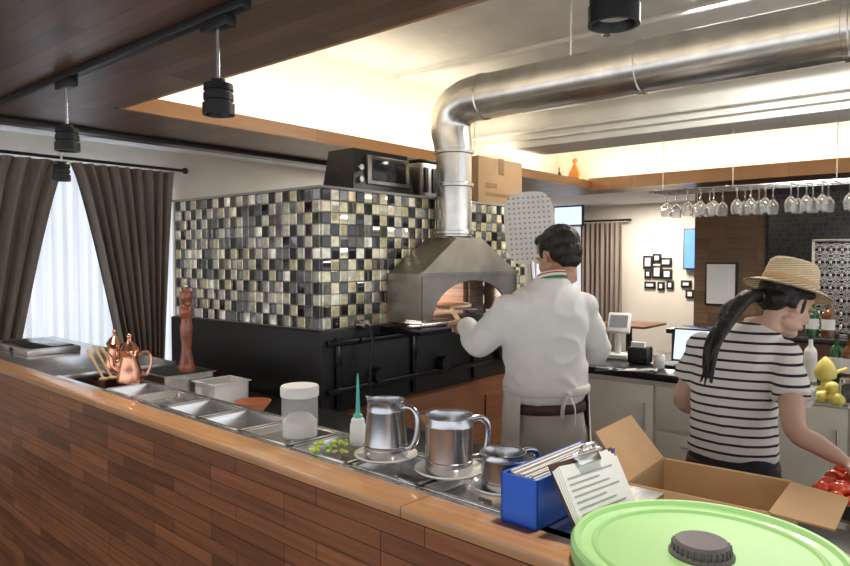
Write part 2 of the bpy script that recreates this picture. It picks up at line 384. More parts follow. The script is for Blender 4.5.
h.poly([(x0,y0,zb),(ac-rw,y0,zb),(x0,y0,zt),(ac+rw,y0,zb),(x1,y0,zb),(x1,y0,zt)],[(0,1,2),(3,4,5)],'hood')
tx=.11
v=[(x0,y0,zt),(x1,y0,zt),(x1,y1,zt),(x0,y1,zt),(pa-tx,pb-tx,1.69),(pa+tx,pb-tx,1.69),(pa+tx,pb+.095,1.69),(pa-tx,pb+.095,1.69)]
h.poly(v,[(0,1,5,4),(1,2,6,5),(2,3,7,6),(3,0,4,7),(4,5,6,7)],'hood')
h.box(x0-.008,x1+.008,y0-.008,y0+.004,zt-.012,zt+.008,'hood')
h.done(25)
zt0=tz1+.013
t=B('toaster_oven',ROOM); q0,q1,r0,r1=2.40,2.86,2.50,2.74
t.poly([(q0,r0,zt0),(q1,r0,zt0),(q1,r1,zt0),(q0,r1,zt0),(q0+.03,r0+.03,zt0+.22),(q1-.02,r0+.03,zt0+.22),(q1-.02,r1-.02,zt0+.22),(q0+.03,r1-.02,zt0+.22)],[(0,1,5,4),(1,2,6,5),(2,3,7,6),(3,0,4,7),(4,5,6,7),(0,3,2,1)],'black')
t.box(2.50,2.82,r0-.004,r0+.02,zt0+.04,zt0+.19,'hood',.004).box(2.53,2.79,r0-.01,r0,zt0+.06,zt0+.17,'blackgl',.003)
t.tube([(2.53,r0-.02,zt0+.18),(2.79,r0-.02,zt0+.18)],.006,'hood')
for z in (.06,.12): t.tube([(2.45,r0+.02,zt0+z),(2.45,r0-.01,zt0+z)],.015,'steel')
t.done()
t=B('metal_storage_tin',ROOM); t.box(2.92,3.22,2.50,2.8,zt0,zt0+.2,'hood',.01).box(2.91,3.23,2.49,2.81,zt0+.2,zt0+.215,'black',.005)
for a in (2.95,3.02,3.09,3.16): t.box(a,a+.03,2.49,2.5,zt0+.03,zt0+.17,'black',.002)
t.done()
t=B('cardboard_carton',ROOM); t.box(3.42,3.92,2.46,2.80,zt0,zt0+.29,'card',.004).box(3.64,3.70,2.457,2.803,zt0+.19,zt0+.292,'tape',.001)
t.box(3.417,3.42,2.52,2.73,zt0+.13,zt0+.19,'tape').box(3.5,3.62,2.457,2.46,zt0+.10,zt0+.13,'tape').box(3.5,3.8,2.457,2.46,zt0+.05,zt0+.07,'tape')
t.done()
pe=B('pizza_peel')
c0=at_y(530,228,4.02); base=Vector((c0.x+.12,3.92,.0))
ax=(Vector((c0.x,c0.y,c0.z))-base).normalized(); T=Matrix.Translation(base)@(Vector((0,0,1)).rotation_difference(ax)).to_matrix().to_4x4()
Lh=(c0-base).length
vs,fs=[],[]
prof=[]
for i in range(40):
    t=2*math.pi*i/40; c,s_=math.cos(t),math.sin(t)
    prof.append((.15*math.copysign(abs(c)**.55,c),Lh+.0+.215*math.copysign(abs(s_)**.6,s_)))
for y in (-.003,.003): vs+=[(x,y,z) for x,z in prof]
fs=[tuple(range(40)),tuple(reversed(range(40,80)))]+[(i,(i+1)%40,40+(i+1)%40,40+i) for i in range(40)]
pe.poly(vs,fs,'peelm',T)
for i in range(-4,5):
    for k in range(-6,7):
        if abs(i)*.029<.135 and abs(k)*.030<.19: pe.tube([(i*.029,-.0036,Lh+k*.030),(i*.029,.0036,Lh+k*.030)],.0065,'ink',8,T)
pe.tube([(0,0,0),(0,0,Lh-.2)],.014,'steel',12,T); pe.done()
# ================================================================ FRONT COUNTER
ct=B('front_counter',CNT)
NZ=1.08
ct.box(.975,1.005,-1.2,4.7,0,NZ-.02,'frontwood')
ct.box(.958,1.05,.52,4.7,NZ-.02,NZ+.002,'capwood',.002)
ct.box(.958,1.0,-1.2,.52,NZ-.02,NZ+.002,'capwood',.002)
ct.box(1.05,1.075,.6,3.1,NZ-.02,NZ,'steel').box(1.245,1.27,.6,3.1,NZ-.02,NZ,'steel')
ct.box(1.05,1.4,.59,.76,NZ-.03,NZ,'steel',.003)
ct.box(1.02,1.26,.6,3.1,NZ-.22,NZ-.2,'steel')
ct.box(1.262,1.27,.6,3.1,.9,NZ-.02,'steel')
ct.box(1.05,1.6,3.1,4.7,NZ-.04,NZ,'steel',.003)
ct.box(1.02,1.55,3.15,4.65,0,NZ-.05,'plinth')
ct.done()
tr=B('food_prep_trays',CNT)
y=.77; i=0
while y<2.62:
    L_=.225; x0_,x1_=1.068,1.25
    zf=NZ+.004
    for (a,b,c_,d) in ((x0_,x1_,y,y+.012),(x0_,x1_,y+L_-.012,y+L_),(x0_,x0_+.012,y,y+L_),(x1_-.012,x1_,y,y+L_)):
        tr.box(a,b,c_,d,NZ-.0,zf,'steel',.0015)
    dep=.05 if i%3 else .015
    xi0,xi1,yi0,yi1=x0_+.012,x1_-.012,y+.012,y+L_-.012
    q=.012
    tr.poly([(xi0,yi0,NZ),(xi1,yi0,NZ),(xi1,yi1,NZ),(xi0,yi1,NZ),(xi0+q,yi0+q,NZ-dep),(xi1-q,yi0+q,NZ-dep),(xi1-q,yi1-q,NZ-dep),(xi0+q,yi1-q,NZ-dep)],
      [(0,1,5,4),(1,2,6,5),(2,3,7,6),(3,0,4,7),(4,5,6,7)],'steel')
    tr.tube([(x0_+.09,y+.10,NZ-dep+.01),(x0_+.09,y+.13,NZ-dep+.01)],.006,'steel',8)
    y+=.235; i+=1
tr.box(1.068,1.25,y+.01,3.05,NZ-.12,NZ-.11,'black')
tr.done()
pt=B('steel_prep_table',CNT)
pt.box(1.275,1.95,.2,3.3,.86,.90,'steel',.004).box(1.01,1.275,-.9,.57,.86,.90,'steel',.004).box(1.275,2.0,-.9,.2,.86,.90,'steel',.004)
pt.box(2.0,2.62,-.9,.30,.86,.90,'steel',.004)
for x in (1.33,1.9):
    for y in (-.8,.25,1.4,3.0): pt.tube([(x,y,0),(x,y,.86)],.02,'steel')
pt.box(1.3,1.93,-.8,3.1,.3,.32,'steel'); pt.tube([(2.57,-.8,0),(2.57,-.8,.86)],.02,'steel').tube([(2.57,.25,0),(2.57,.25,.86)],.02,'steel')
pt.done()
def gn_bin(name,px,py,lx,ly,h,m='steel',zb=.9):
    c=toC(on_z(px,py,zb)); o=B(name,CNT); x,y=c.x,c.y; t=.006
    o.box(x-lx,x+lx,y-ly,y+ly,zb,zb+.006,m)
    o.box(x-lx,x-lx+t,y-ly,y+ly,zb,zb+h,m).box(x+lx-t,x+lx,y-ly,y+ly,zb,zb+h,m).box(x-lx,x+lx,y-ly,y-ly+t,zb,zb+h,m).box(x-lx,x+lx,y+ly-t,y+ly,zb,zb+h,m)
    for (a,b,c_,d) in ((x-lx-.01,x+lx+.01,y-ly-.01,y-ly),(x-lx-.01,x+lx+.01,y+ly,y+ly+.01),(x-lx-.01,x-lx,y-ly,y+ly),(x+lx,x+lx+.01,y-ly,y+ly)):
        o.box(a,b,c_,d,zb+h-.004,zb+h,m)
    return o.done()
gn_bin('steel_food_bin',176,402,.12,.13,.15)
gn_bin('plastic_food_bin',222,406,.09,.08,.12,'whitep')
o=B('terracotta_bowl',Matrix.Translation(on_z(253,412,.9)))
o.lathe([(0,0),(.04,0),(.07,.035),(.08,.05),(.075,.05),(.065,.035),(.035,.008),(0,.008)],'terra'); o.done()
c=toC(on_z(38,350,NZ)); o=B('induction_hob',CNT); o.box(c.x-.13,c.x+.13,c.y-.25,c.y+.25,NZ,NZ+.035,'steel',.006).box(c.x-.11,c.x+.11,c.y-.22,c.y+.22,NZ+.035,NZ+.04,'blackgl',.002)
o.tube([(c.x-.135,c.y,NZ+.018),(c.x-.125,c.y,NZ+.018)],.015,'black'); o.done()
pm=B('pepper_mill',Matrix.Translation(on_z(187,371,NZ)))
pm.lathe([(0,0),(.034,0),(.036,.02),(.03,.04),(.024,.07),(.02,.11),(.024,.15),(.028,.19),(.022,.22),(.02,.235),(.028,.245),(.030,.27),(.026,.285),(.018,.295),(.026,.31),(.031,.33),(.027,.352),(.012,.362),(.012,.37),(0,.372)],'millw',seg=28)
pm.ell((0,0,.375),(.009,.009,.009),'steel'); pm.done()
def copperpot(px,py,s=1,rz=0):
    o=B('copper_coffee_pot',Matrix.Translation(on_z(px,py,NZ+.003))@Matrix.Rotation(rz,4,'Z')@Matrix.Scale(s,4))
    o.lathe([(0,0),(.042,0),(.044,.01),(.036,.05),(.026,.085),(.028,.10),(.034,.115),(.031,.118),(.02,.135),(.008,.145),(.006,.155),(0,.157)],'copper')
    o.ell((0,0,.162),(.009,.009,.01),'copper')
    o.stube([(.03,0,.1),(.06,0,.105),(.072,0,.07),(.055,0,.03),(.038,0,.03)],.005,'copper',8)
    o.stube([(-.03,0,.04),(-.055,0,.06),(-.06,0,.09),(-.075,0,.11)],[.01,.008,.006,.005],'copper',10)
    return o.done()
copperpot(130,383,1.15,.2); copperpot(115,370,1.05,2.2)
o=B('wooden_spoons'); b0=on_z(116,379,NZ+.01)
for i,(px,py) in enumerate(((88,350),(94,346),(101,347))):
    e=at_y(px,py,b0.y+.05+.02*i); s_=b0+Vector((.02*i-.05,.03*i,0)); o.stube([s_,(s_+e)/2,e],[.006,.006,.009],'spoon',8,flat=.6)
    o.ell(s_,(.018,.018,.008),'spoon')
o.done()
zc=NZ+.006
o=B('flour_canister',Matrix.Translation(on_z(300,436,zc)))
o.lathe([(0,0),(.047,0),(.05,.006),(.05,.115),(.047,.12),(.045,.118)],'plastic')
o.lathe([(0,.004),(.046,.004),(.0465,.045),(.03,.062),(.01,.055),(0,.058)],'flour')
o.lathe([(.05,.112),(.053,.114),(.053,.138),(.05,.142),(0,.142)],'whitep'); o.done()
o=B('squeeze_bottle',Matrix.Translation(on_z(358,444,zc)))
o.lathe([(0,0),(.02,0),(.022,.004),(.021,.05),(.018,.06),(.018,.066),(.013,.072),(0,.072)],'whitep')
o.lathe([(.012,.07),(.012,.078),(.006,.084),(.003,.17),(.0015,.188),(0,.188)],'teal'); o.done()
o=B('chopped_herbs')
for i in range(30):
    p=on_z(312+random.uniform(0,36),446+random.uniform(-5,6),NZ+.012); o.ell(p,(.011,.005,.004),'limeg' if i%3 else 'yellow',rot=Euler((random.random(),random.random(),random.random()*3)).to_matrix(),seg=8,rings=5)
o.done()
def pitcher(name,px,py,r,h,rz,taper=.86,s=1):
    p=on_z(px,py,zc)
    so=B('white_saucer',Matrix.Translation(p)); R=r*1.45
    so.lathe([(0,0),(R*.55,0),(R*.9,.008),(R,.014),(R*.99,.017),(R*.88,.012),(R*.5,.006),(0,.006)],'ceramic'); so.done()
    o=B(name,Matrix.Translation(p+Vector((0,0,.0075)))@Matrix.Rotation(rz,4,'Z'))
    rt=r*taper
    o.lathe([(0,0),(r*.96,0),(r,.006),(r*.99,h*.18),(r*1.01,h*.19),(r*1.01,h*.22),(r*.98,h*.23),(rt*1.03,h*.8),(rt*1.05,h*.82),(rt*1.03,h*.84),(rt*1.0,h*.97),(rt*1.05,h),(rt*1.0,h),(rt*.95,h*.95),(r*.93,.01),(0,.01)],'steel2',seg=40)
    o.stube([(rt*1.0,0,h*.88),(rt+.025,0,h*.9),(rt+.042,0,h*.75),(rt+.04,0,h*.4),(rt+.025,0,h*.22),(r*.95,0,h*.2)],.0055,'steel2',10,flat=1.4)
    o.poly([(-rt*.9,-.02,h*.98),(-rt*.9,.02,h*.98),(-rt*1.35,0,h*1.03),(-rt*1.0,0,h*.8)],[(0,1,2),(0,2,3),(1,3,2)],'steel2')
    return o.done()
pitcher('steel_pitcher',386,459,.054,.14,-.5,.84)
pitcher('steel_beer_mug',449,474,.055,.13,.3,.97)
pitcher('steel_milk_cup',503,491,.047,.078,.5,1.0)
bx=B('blue_file_box',CNT)
x,yy=1.036,.674; lx_=.30; hz=.092; zb_=NZ+.003
bx.box(x,x+lx_,yy,yy+.004,zb_,zb_+hz,'blue').box(x,x+lx_,yy+.076,yy+.08,zb_,zb_+hz,'blue').box(x,x+.004,yy,yy+.08,zb_,zb_+hz,'blue').box(x,x+lx_,yy,yy+.08,zb_,zb_+.004,'blue')
bx.box(x+lx_-.004,x+lx_,yy,yy+.08,zb_,zb_+hz*.5,'blue')
for i in range(12):
    Tp=Matrix.Translation((x+.010+.003*(i%4),yy+.010+i*.0052,zb_+.006))@Matrix.Rotation(math.radians(random.uniform(-1.2,1.2)),4,'X')@Matrix.Rotation(math.radians(random.uniform(-.8,.8)),4,'Y')
    bx.box(0,.275-.008*(i%3),0,.0035,0,.082+.003*(i%3),'paper',0,Tp)
bx.done()
cb=B('clipboard',CNT@Matrix.Translation((1.15,.600,NZ+.022))@Matrix.Rotation(math.radians(4),4,'Y')@Matrix.Rotation(math.radians(-30),4,'X'))
cb.box(-.115,.125,-.003,0,0,.112,'belt',.001)
for i in range(4):
    Tp=Matrix.Rotation(math.radians(-3+2.0*i),4,'Y')@Matrix.Translation((.003*i-.004,0,-.002*i))
    cb.box(-.105,.11,-.005-.0012*i,-.004-.0012*i,.002,.105,'paper',0,Tp)
for i in range(7): cb.box(-.085,.085-.03*(i%3),-.0100,-.0094,.012+.011*i,.0135+.011*i,'ink')
cb.box(-.035,.045,-.018,-.004,.093,.111,'steel',.003).tube([(-.04,-.016,.114),(.05,-.016,.114)],.006,'steel').stube([(-.02,-.016,.110),(-.02,-.026,.125),(.03,-.026,.125),(.03,-.016,.110)],.003,'steel',8)
cb.done()
gp=on_z(706,545,1.125)
g=B('green_lidded_tub',Matrix.Translation((gp.x,gp.y,.90))@Matrix.Diagonal((.93,.93,1.108,1)))
g.lathe([(0,0),(.145,0),(.15,.01),(.165,.165),(.165,.18),(0,.18)],'whitep',seg=64)
g.lathe([(.17,.168),(.222,.170),(.226,.178),(.226,.196),(.22,.203),(.212,.203),(.207,.197),(.19,.195),(.186,.198),(.181,.198),(.177,.194),(0,.194)],'green',seg=96)
KT=Matrix.Translation((-.012,-.01,0))
g.lathe([(0,.194),(.053,.194),(.053,.197),(.05,.20),(0,.20)],'knob',KT,seg=48)
g.lathe([(.046,.199),(.045,.210),(.041,.214),(.02,.212),(0,.212)],'knob',KT,seg=48)
for i in range(28):
    t=i/28*2*math.pi; g.tube([(.047*math.cos(t)-.012,.047*math.sin(t)-.01,.2),(.046*math.cos(t)-.012,.046*math.sin(t)-.01,.210)],.0022,'knob',6)
g.done()
def openbox(name,cx,cy,lx,ly,h,rz,zb):
    o=B(name,Matrix.Translation((cx,cy,zb))@Matrix.Rotation(rz,4,'Z')); t=.005
    o.box(-lx,lx,-ly,ly,0,t,'card2')
    o.box(-lx,-lx+t,-ly,ly,0,h,'card').box(lx-t,lx,-ly,ly,0,h,'card').box(-lx,lx,-ly,-ly+t,0,h,'card').box(-lx,lx,ly-t,ly,0,h,'card')
    def flap(p0,p1,out,l,ang):
        p0=Vector(p0);p1=Vector(p1);o_=Vector(out); d=(o_*math.cos(ang)+Vector((0,0,1))*math.sin(ang))*l; n=(p1-p0).normalized().cross(d.normalized())*.004
        i_=(p1-p0).normalized()*.012
        vs=[p0,p1,p1+d-i_,p0+d+i_]; vs=vs+[q+n for q in vs]
        o.poly(vs,[(0,1,2,3),(7,6,5,4),(0,4,5,1),(1,5,6,2),(2,6,7,3),(3,7,4,0)],'card')
    flap((-lx,-ly,h),(-lx,ly,h),(-1,0,0),.14,math.radians(50))
    flap((lx,-ly,h),(lx,ly,h),(1,0,0),.12,math.radians(-5))
    flap((-lx,-ly,h),(lx,-ly,h),(0,-1,0),.11,math.radians(-50))
    flap((-lx,ly,h),(lx,ly,h),(0,1,0),.10,math.radians(-60))
    return o.done()
openbox('open_cardboard_box',.70,1.65,.16,.13,.13,math.radians(-38),.90)
# ================================================================ BACK COUNTER
k=B('back_bar_counter',ROOM)
k.box(3.66,4.5,-2.6,1.9,.0,.91,'cab').box(3.62,4.52,-2.6,1.92,.91,.95,'granite',.004)
yb=1.88
for i in range(8):
    y1_=yb-i*.46; y0_=y1_-.44
    if i%2==1:
        for z0_,z1_ in ((.1,.36),(.38,.63),(.65,.88)):
            k.box(3.642,3.662,y0_,y1_,z0_,z1_,'cab',.003); k.tube([(3.63,y0_+.14,z1_-.06),(3.63,y1_-.14,z1_-.06)],.005,'steel')
    else:
        k.box(3.642,3.662,y0_,y1_,.1,.88,'cab',.003); k.tube([(3.63,y0_+.04,.62),(3.63,y0_+.04,.78)],.005,'steel')
k.box(4.35,4.52,-2.6,1.6,.95,1.10,'plinth').box(4.3,4.62,-2.6,1.62,1.10,1.13,'granite',.004)
k.done()
o=B('laptop',Matrix.Translation(on_z(690,367,.951))@Matrix.Rotation(math.radians(-38),4,'Z'))
o.box(-.14,.14,-.10,.10,0,.014,'black',.004).box(-.12,.12,-.05,.08,.014,.0155,'ink')
T=Matrix.Translation((0,.10,.012))@Matrix.Rotation(math.radians(-12),4,'X')
o.box(-.14,.14,-.004,.006,0,.20,'black',.003,T).box(-.128,.128,-.0055,-.004,.012,.19,'screen',0,T); o.done()
o=B('payment_terminal',Matrix.Translation(on_z(618,358,.951))@Matrix.Rotation(math.radians(-30),4,'Z'))
o.box(-.07,.07,-.06,.06,0,.03,'whitep',.008).tube([(0,0,.03),(0,.02,.16)],.02,'whitep')
T=Matrix.Translation((0,0,.16))@Matrix.Rotation(math.radians(-25),4,'X'); o.box(-.07,.07,-.02,.02,0,.13,'whitep',.008,T).box(-.055,.055,-.022,-.019,.03,.11,'ink',0,T); o.done()
o=B('receipt_printer',Matrix.Translation(on_z(640,363,.951))@Matrix.Rotation(math.radians(-35),4,'Z'))
o.box(-.06,.06,-.06,.06,0,.10,'black',.012).box(-.04,.04,-.05,-.02,.098,.13,'paper'); o.done()
o=B('tangled_cables')
for j in range(6):
    pts=[on_z(602+random.uniform(-8,55),368+random.uniform(-1,3),.957+random.uniform(0,.02)) for _ in range(5)]; o.stube(pts,.004,'black' if j%2 else 'whitep',6)
o.done()
o=B('tip_jar',Matrix.Translation(on_z(659,368,.951))); o.lathe([(0,0),(.028,0),(.032,.01),(.032,.07),(.028,.08),(.025,.08),(.028,.07),(.028,.01),(0,.008)],'ceramic'); o.done()
def bottle(name,p,h,r,m,capm='black'):
    o=B(name,Matrix.Translation(p)); o.lathe([(0,0),(r,0),(r,h*.6),(r*.85,h*.68),(r*.35,h*.76),(r*.32,h*.94),(0,h*.94)],m,seg=24)
    o.lathe([(r*.36,h*.9),(r*.38,h),(0,h)],capm,seg=20); o.lathe([(r*1.01,h*.2),(r*1.01,h*.5)],'paper',seg=24); return o.done()
for px,py,h,r,m in ((796,384,.20,.03,'bottleb'),(810,381,.24,.030,'whitep'),(836,380,.24,.032,'bottleg'),(849,383,.25,.033,'bottleb'),(783,380,.2,.028,'bottleg')):
    bottle('sauce_bottle',on_z(px,py,.951),h,r,m)
o=B('lemon_squeezer',Matrix.Translation(on_z(825,392,.951)))
o.lathe([(0,0),(.05,0),(.045,.02),(.02,.03),(.018,.05),(.045,.07),(.05,.10),(.03,.14),(.008,.165),(0,.168)],'yellow',seg=28)
o.tube([(.045,0,.09),(.1,0,.11)],.008,'yellow'); o.done()
o=B('lemons'); lp=on_z(822,403,.951)
for dx,dy,dz,a in ((0,0,.027,.3),(.062,-.01,.027,1.2),(.03,-.055,.027,2.2),(.032,-.02,.07,.8)):
    o.add(([Matrix.Rotation(a,3,'Z')@v+lp+Vector((dx,dy,dz)) for v in ellpts((0,0,0),(.036,.027,.027),18,12)[0]]+[], ellpts((0,0,0),(.036,.027,.027),18,12)[1]),'lemon')
    e=lp+Vector((dx,dy,dz))+Matrix.Rotation(a,3,'Z')@Vector((.035,0,0)); o.ell(e,(.008,.008,.008),'lemon',seg=10,rings=6)
o.done()
o=B('ceramic_bowl_stack',Matrix.Translation(on_z(802,406,.951)))
for i in range(4): o.lathe([(0,.0+i*.015),(.035,0+i*.015),(.05,.03+i*.015),(.055,.04+i*.015),(.05,.03+i*.015),(0,.01+i*.015)],'ceramic')
o.done()
o=B('glass_jar',Matrix.Translation(on_z(849,406,.951))); o.lathe([(0,0),(.04,0),(.04,.09),(.035,.1),(0,.1)],'glass'); o.lathe([(.037,.1),(.037,.115),(0,.115)],'steel'); o.done()
for i,(px) in enumerate((770,812,828)):
    p=on_a(px,330,4.45); bottle('wine_bottle',ROOM@Vector((4.45,p.y,1.131)),.2,.034,M['bottleg'] if i%2 else M['bottleb'])
o=B('tomato_crate')
ccp=Vector((1.22,1.79,.901)); T=Matrix.Translation(ccp)@Matrix.Rotation(THC,4,'Z')
o.box(-.15,.17,-.15,.16,0,.008,'card',0,T)
for (a,b,c_,d) in ((-.15,-.14,-.15,.16),(.16,.17,-.15,.16),(-.15,.17,-.15,-.14),(-.15,.17,.15,.16)): o.box(a,b,c_,d,0,.045,'black',0,T)
for i in range(-3,5):
    for j in range(-3,4): o.ell((i*.038+.0+random.uniform(-.006,.006),j*.042+.004+random.uniform(-.006,.006),.035+random.uniform(0,.025)),(.022,.022,.020),'tomato',T,seg=14,rings=8)
o.done()
# ================================================================ FAR ROOM
B('wall_partition_dark',ROOM).box(8.0,8.15,B0,1.94,0,2.36,'darktile').done()
B('wood_pillar',ROOM).box(7.9,8.35,1.94,2.66,0,2.36,'pillar',.004).done()
curtain('window_curtain',ROOM,9.36,4.84,4.17,4.84,4.17,.05,2.1,9,'curtain',axis='b')
r=B('curtain_rod',ROOM); r.tube([(9.36,4.05,2.13),(9.36,5.8,2.13)],.015,'black')
for b in (4.1,5.75): r.tube([(9.36,b,2.13),(9.5,b,2.13)],.008,'black')
r.done()
o=B('window_2',ROOM); o.box(9.46,9.495,4.7,5.7,.6,2.05,'sheer')  # pane glows by its material, daylight put into the colour
for b in (4.7,5.2,5.65): o.box(9.44,9.46,b,b+.05,.6,2.05,'winframe')
o.done()
fr=B('wall_photo_frames',ROOM)
for px,py,sx,sy in ((648,262,.07,.09),(657,258,.06,.06),(666,262,.08,.06),(648,274,.05,.06),(657,272,.07,.09),(667,274,.07,.07),(650,285,.08,.05),(661,286,.05,.06),(670,285,.05,.06),(686,284,.07,.05),(690,294,.06,.06)):
    p=on_a(px,py,9.48); fr.box(9.47,9.498,p.y-sx,p.y+sx,p.z-sy,p.z+sy,'black',.004).box(9.465,9.472,p.y-sx+.03,p.y+sx-.03,p.z-sy+.03,p.z+sy-.03,'paper')
fr.done()
p=on_a(721,284,7.88); o=B('framed_poster',ROOM); o.box(7.87,7.898,p.y-.17,p.y+.17,p.z-.24,p.z+.24,'black',.004).box(7.865,7.872,p.y-.15,p.y+.15,p.z-.22,p.z+.22,'paper').box(7.86,7.866,p.y-.09,p.y+.09,p.z-.14,p.z+.15,'white'); o.done()
p=on_a(692,249,9.4); o=B('illuminated_sign',ROOM); o.box(9.4,9.49,p.y-.12,p.y+.12,p.z-.28,p.z+.28,'black',.01).box(9.39,9.402,p.y-.1,p.y+.1,p.z-.26,p.z+.26,'screenb'); o.done()
p=on_a(568,216,9.1); o=B('wall_television',ROOM); o.box(9.1,9.16,p.y-.24,p.y+.24,p.z-.15,p.z+.15,'black',.01).box(9.09,9.102,p.y-.22,p.y+.22,p.z-.13,p.z+.13,'screen').tube([(9.16,p.y,p.z),(9.5,p.y,p.z)],.03,'black'); o.done()
def dtable(a,b):
    o=B('dining_table',ROOM); o.box(a-.35,a+.35,b-.35,b+.35,.72,.75,'plinth',.005); o.tube([(a,b,.02),(a,b,.72)],.04,'black').lathe([(0,0),(.25,0),(.25,.015),(.03,.03)],'black',TR(a,b,0)); o.done()
dtable(7.0,4.2); dtable(8.3,3.6)
mr=B('ornate_wall_mirror',ROOM); p=on_a(838,288,7.97)
def torus(o,c,R,r,m,seg=20):
    pts=[(c[0],c[1]+R*math.cos(2*math.pi*i/seg),c[2]+R*math.sin(2*math.pi*i/seg)) for i in range(seg+1)]; o.tube(pts,r,m,6)
for i in range(-2,3):
    for j in range(-3,4):
        cy_,cz_=p.y+i*.10-.03,p.z+j*.13; torus(mr,(7.97,cy_,cz_),.05,.010,'mirror')
        for q in range(4):
            an=q*math.pi/2+math.pi/4; torus(mr,(7.972,cy_+.045*math.cos(an),cz_+.055*math.sin(an)),.022,.006,'mirror',12)
        mr.ell((7.97,cy_,cz_),(.01,.014,.03),'mirror',seg=10,rings=6)
mr.box(7.955,7.995,p.y-.3,p.y-.27,p.z-.5,p.z+.5,'mirror',.004).box(7.955,7.995,p.y+.21,p.y+.24,p.z-.5,p.z+.5,'mirror',.004).box(7.955,7.995,p.y-.3,p.y+.24,p.z+.47,p.z+.5,'mirror',.004).box(7.955,7.995,p.y-.3,p.y+.24,p.z-.5,p.z-.47,'mirror',.004); mr.box(7.985,7.999,p.y-.28,p.y+.22,p.z-.48,p.z+.48,'blackgl')
mr.done()
ra=5.6; rz=2.12
gr=B('hanging_glass_rack',ROOM)
for a in (ra-.16,ra-.05,ra+.06,ra+.17): gr.tube([(a,-.6,rz),(a,2.2,rz)],.007,'steel',8)
for b in (-.5,.2,.9,1.6,2.15):
    gr.tube([(ra-.17,b,rz+.008),(ra+.18,b,rz+.008)],.007,'steel',8).tube([(ra,b,rz),(ra,b,2.60)],.004,'steel',8)
gr.done()
gl=B('hanging_wine_glasses',ROOM)
prof=[(.036,rz+.012),(.036,rz+.008),(.006,rz+.0),(.004,rz-.08),(.012,rz-.09),(.036,rz-.12),(.044,rz-.155),(.036,rz-.205),(.034,rz-.205),(.041,rz-.155),(.033,rz-.122),(.008,rz-.095)]
b=2.08; i=0
while b>-.4:
    for a in (ra-.1,ra+.12): gl.lathe(prof,'glass',TR(a,b,0),seg=20)
    b-=.10 if i%3 else .17; i+=1
gl.done()
for px in (538,547,554):
    p=on_a(px,172,6.9)
    bottle('green_bottle',ROOM@Vector((7.15,p.y*1.02,2.441)),.2,.03,M['bottleg'])
o=B('paper_windmill_decoration',ROOM@Matrix.Translation((7.1,3.75,2.441))); o.lathe([(0,0),(.09,0),(.06,.12),(0,.24)],'orange',seg=20); o.ell((0,0,.25),(.03,.03,.03),'orange'); o.done()
# ================================================================ TRACK LIGHTS
tk=B('ceiling_light_track',ROOM); tk.box(1.2,1.235,1.72,4.3,2.32,2.35,'black',.003).box(1.2,1.235,.15,.95,2.32,2.35,'black',.003).box(1.3,4.0,4.13,4.165,2.32,2.35,'black',.003); tk.done()
lamps=[(1.217,1.87),(1.217,2.98),(1.66,4.15),(1.24,.575)]
for a,b in lamps:
    o=B('pendant_spotlight',ROOM@Matrix.Translation((a,b,0)))
    if b<4: o.box(-.02,.02,-.07,.07,2.285,2.322,'black',.004)
    o.tube([(0,0,2.32),(0,0,2.13)],.006,'steel',10)
    o.lathe([(0,2.135),(.022,2.135),(.022,2.125),(.044,2.12),(.046,2.10),(.041,2.098),(.041,2.092),(.046,2.09),(.046,2.07),(.041,2.068),(.041,2.062),(.049,2.06),(.049,2.025),(.042,2.025),(.036,2.045),(0,2.05)],'black',seg=28)
    o.lathe([(0,2.046),(.034,2.042)],'ceramic',seg=20); o.done()
    l=bpy.data.lights.new('spot_lamp','SPOT'); l.energy=22; l.color=(1,.90,.78); l.spot_size=math.radians(95); l.spot_blend=.7; l.shadow_soft_size=.04
    lo=bpy.data.objects.new('spot_lamp',l); lo.location=ROOM@Vector((a,b,2.02)); bpy.context.collection.objects.link(lo)
# ================================================================ PEOPLE
def rotz(a): return Matrix.Rotation(a,4,'Z')
def hand(wr,dr,pn,curl,thumbside=1,s=1.0):
    wr=Vector(wr); d=Vector(dr).normalized(); n=Vector(pn); n=(n-d*n.dot(d)).normalized(); sd=d.cross(n)*thumbside
    P=[]
    R=Matrix((sd,d,n)).transposed()
    P.append(ellpts(wr+d*.045*s,(.040*s,.052*s,.015*s),16,10,R)); P.append(tubepts([wr-d*.03,wr+d*.02],[.024*s,.026*s],14,.8))
    for i,(o,l) in enumerate(((.028,.072),(.0095,.080),(-.0095,.075),(-.027,.060))):
        p=wr+d*.075*s+sd*o*s; pts=[p-d*.03*s,p]; c=0; dd=d.copy()
        ax_=d.cross(n).normalized()
        for q in (.45,.32,.23):
            c=curl*(.9 if q==.45 else 1.1); dd=(Matrix.Rotation(c,3,ax_)@dd).normalized()
            p=p+dd*l*q*s; pts.append(p.copy())
        P.append(tubepts(pts,[.0095*s,.0092*s,.0085*s,.008*s,.0065*s],10))
    p=wr+d*.03*s+sd*.030*s
    P.append(tubepts([p-sd*.018*s,p+sd*.012*s+d*.012*s,p+sd*.024*s+d*.036*s+n*.012*s,p+sd*.024*s+d*.058*s+n*.024*s],[.013*s,.0125*s,.0105*s,.008*s],10))
    return P
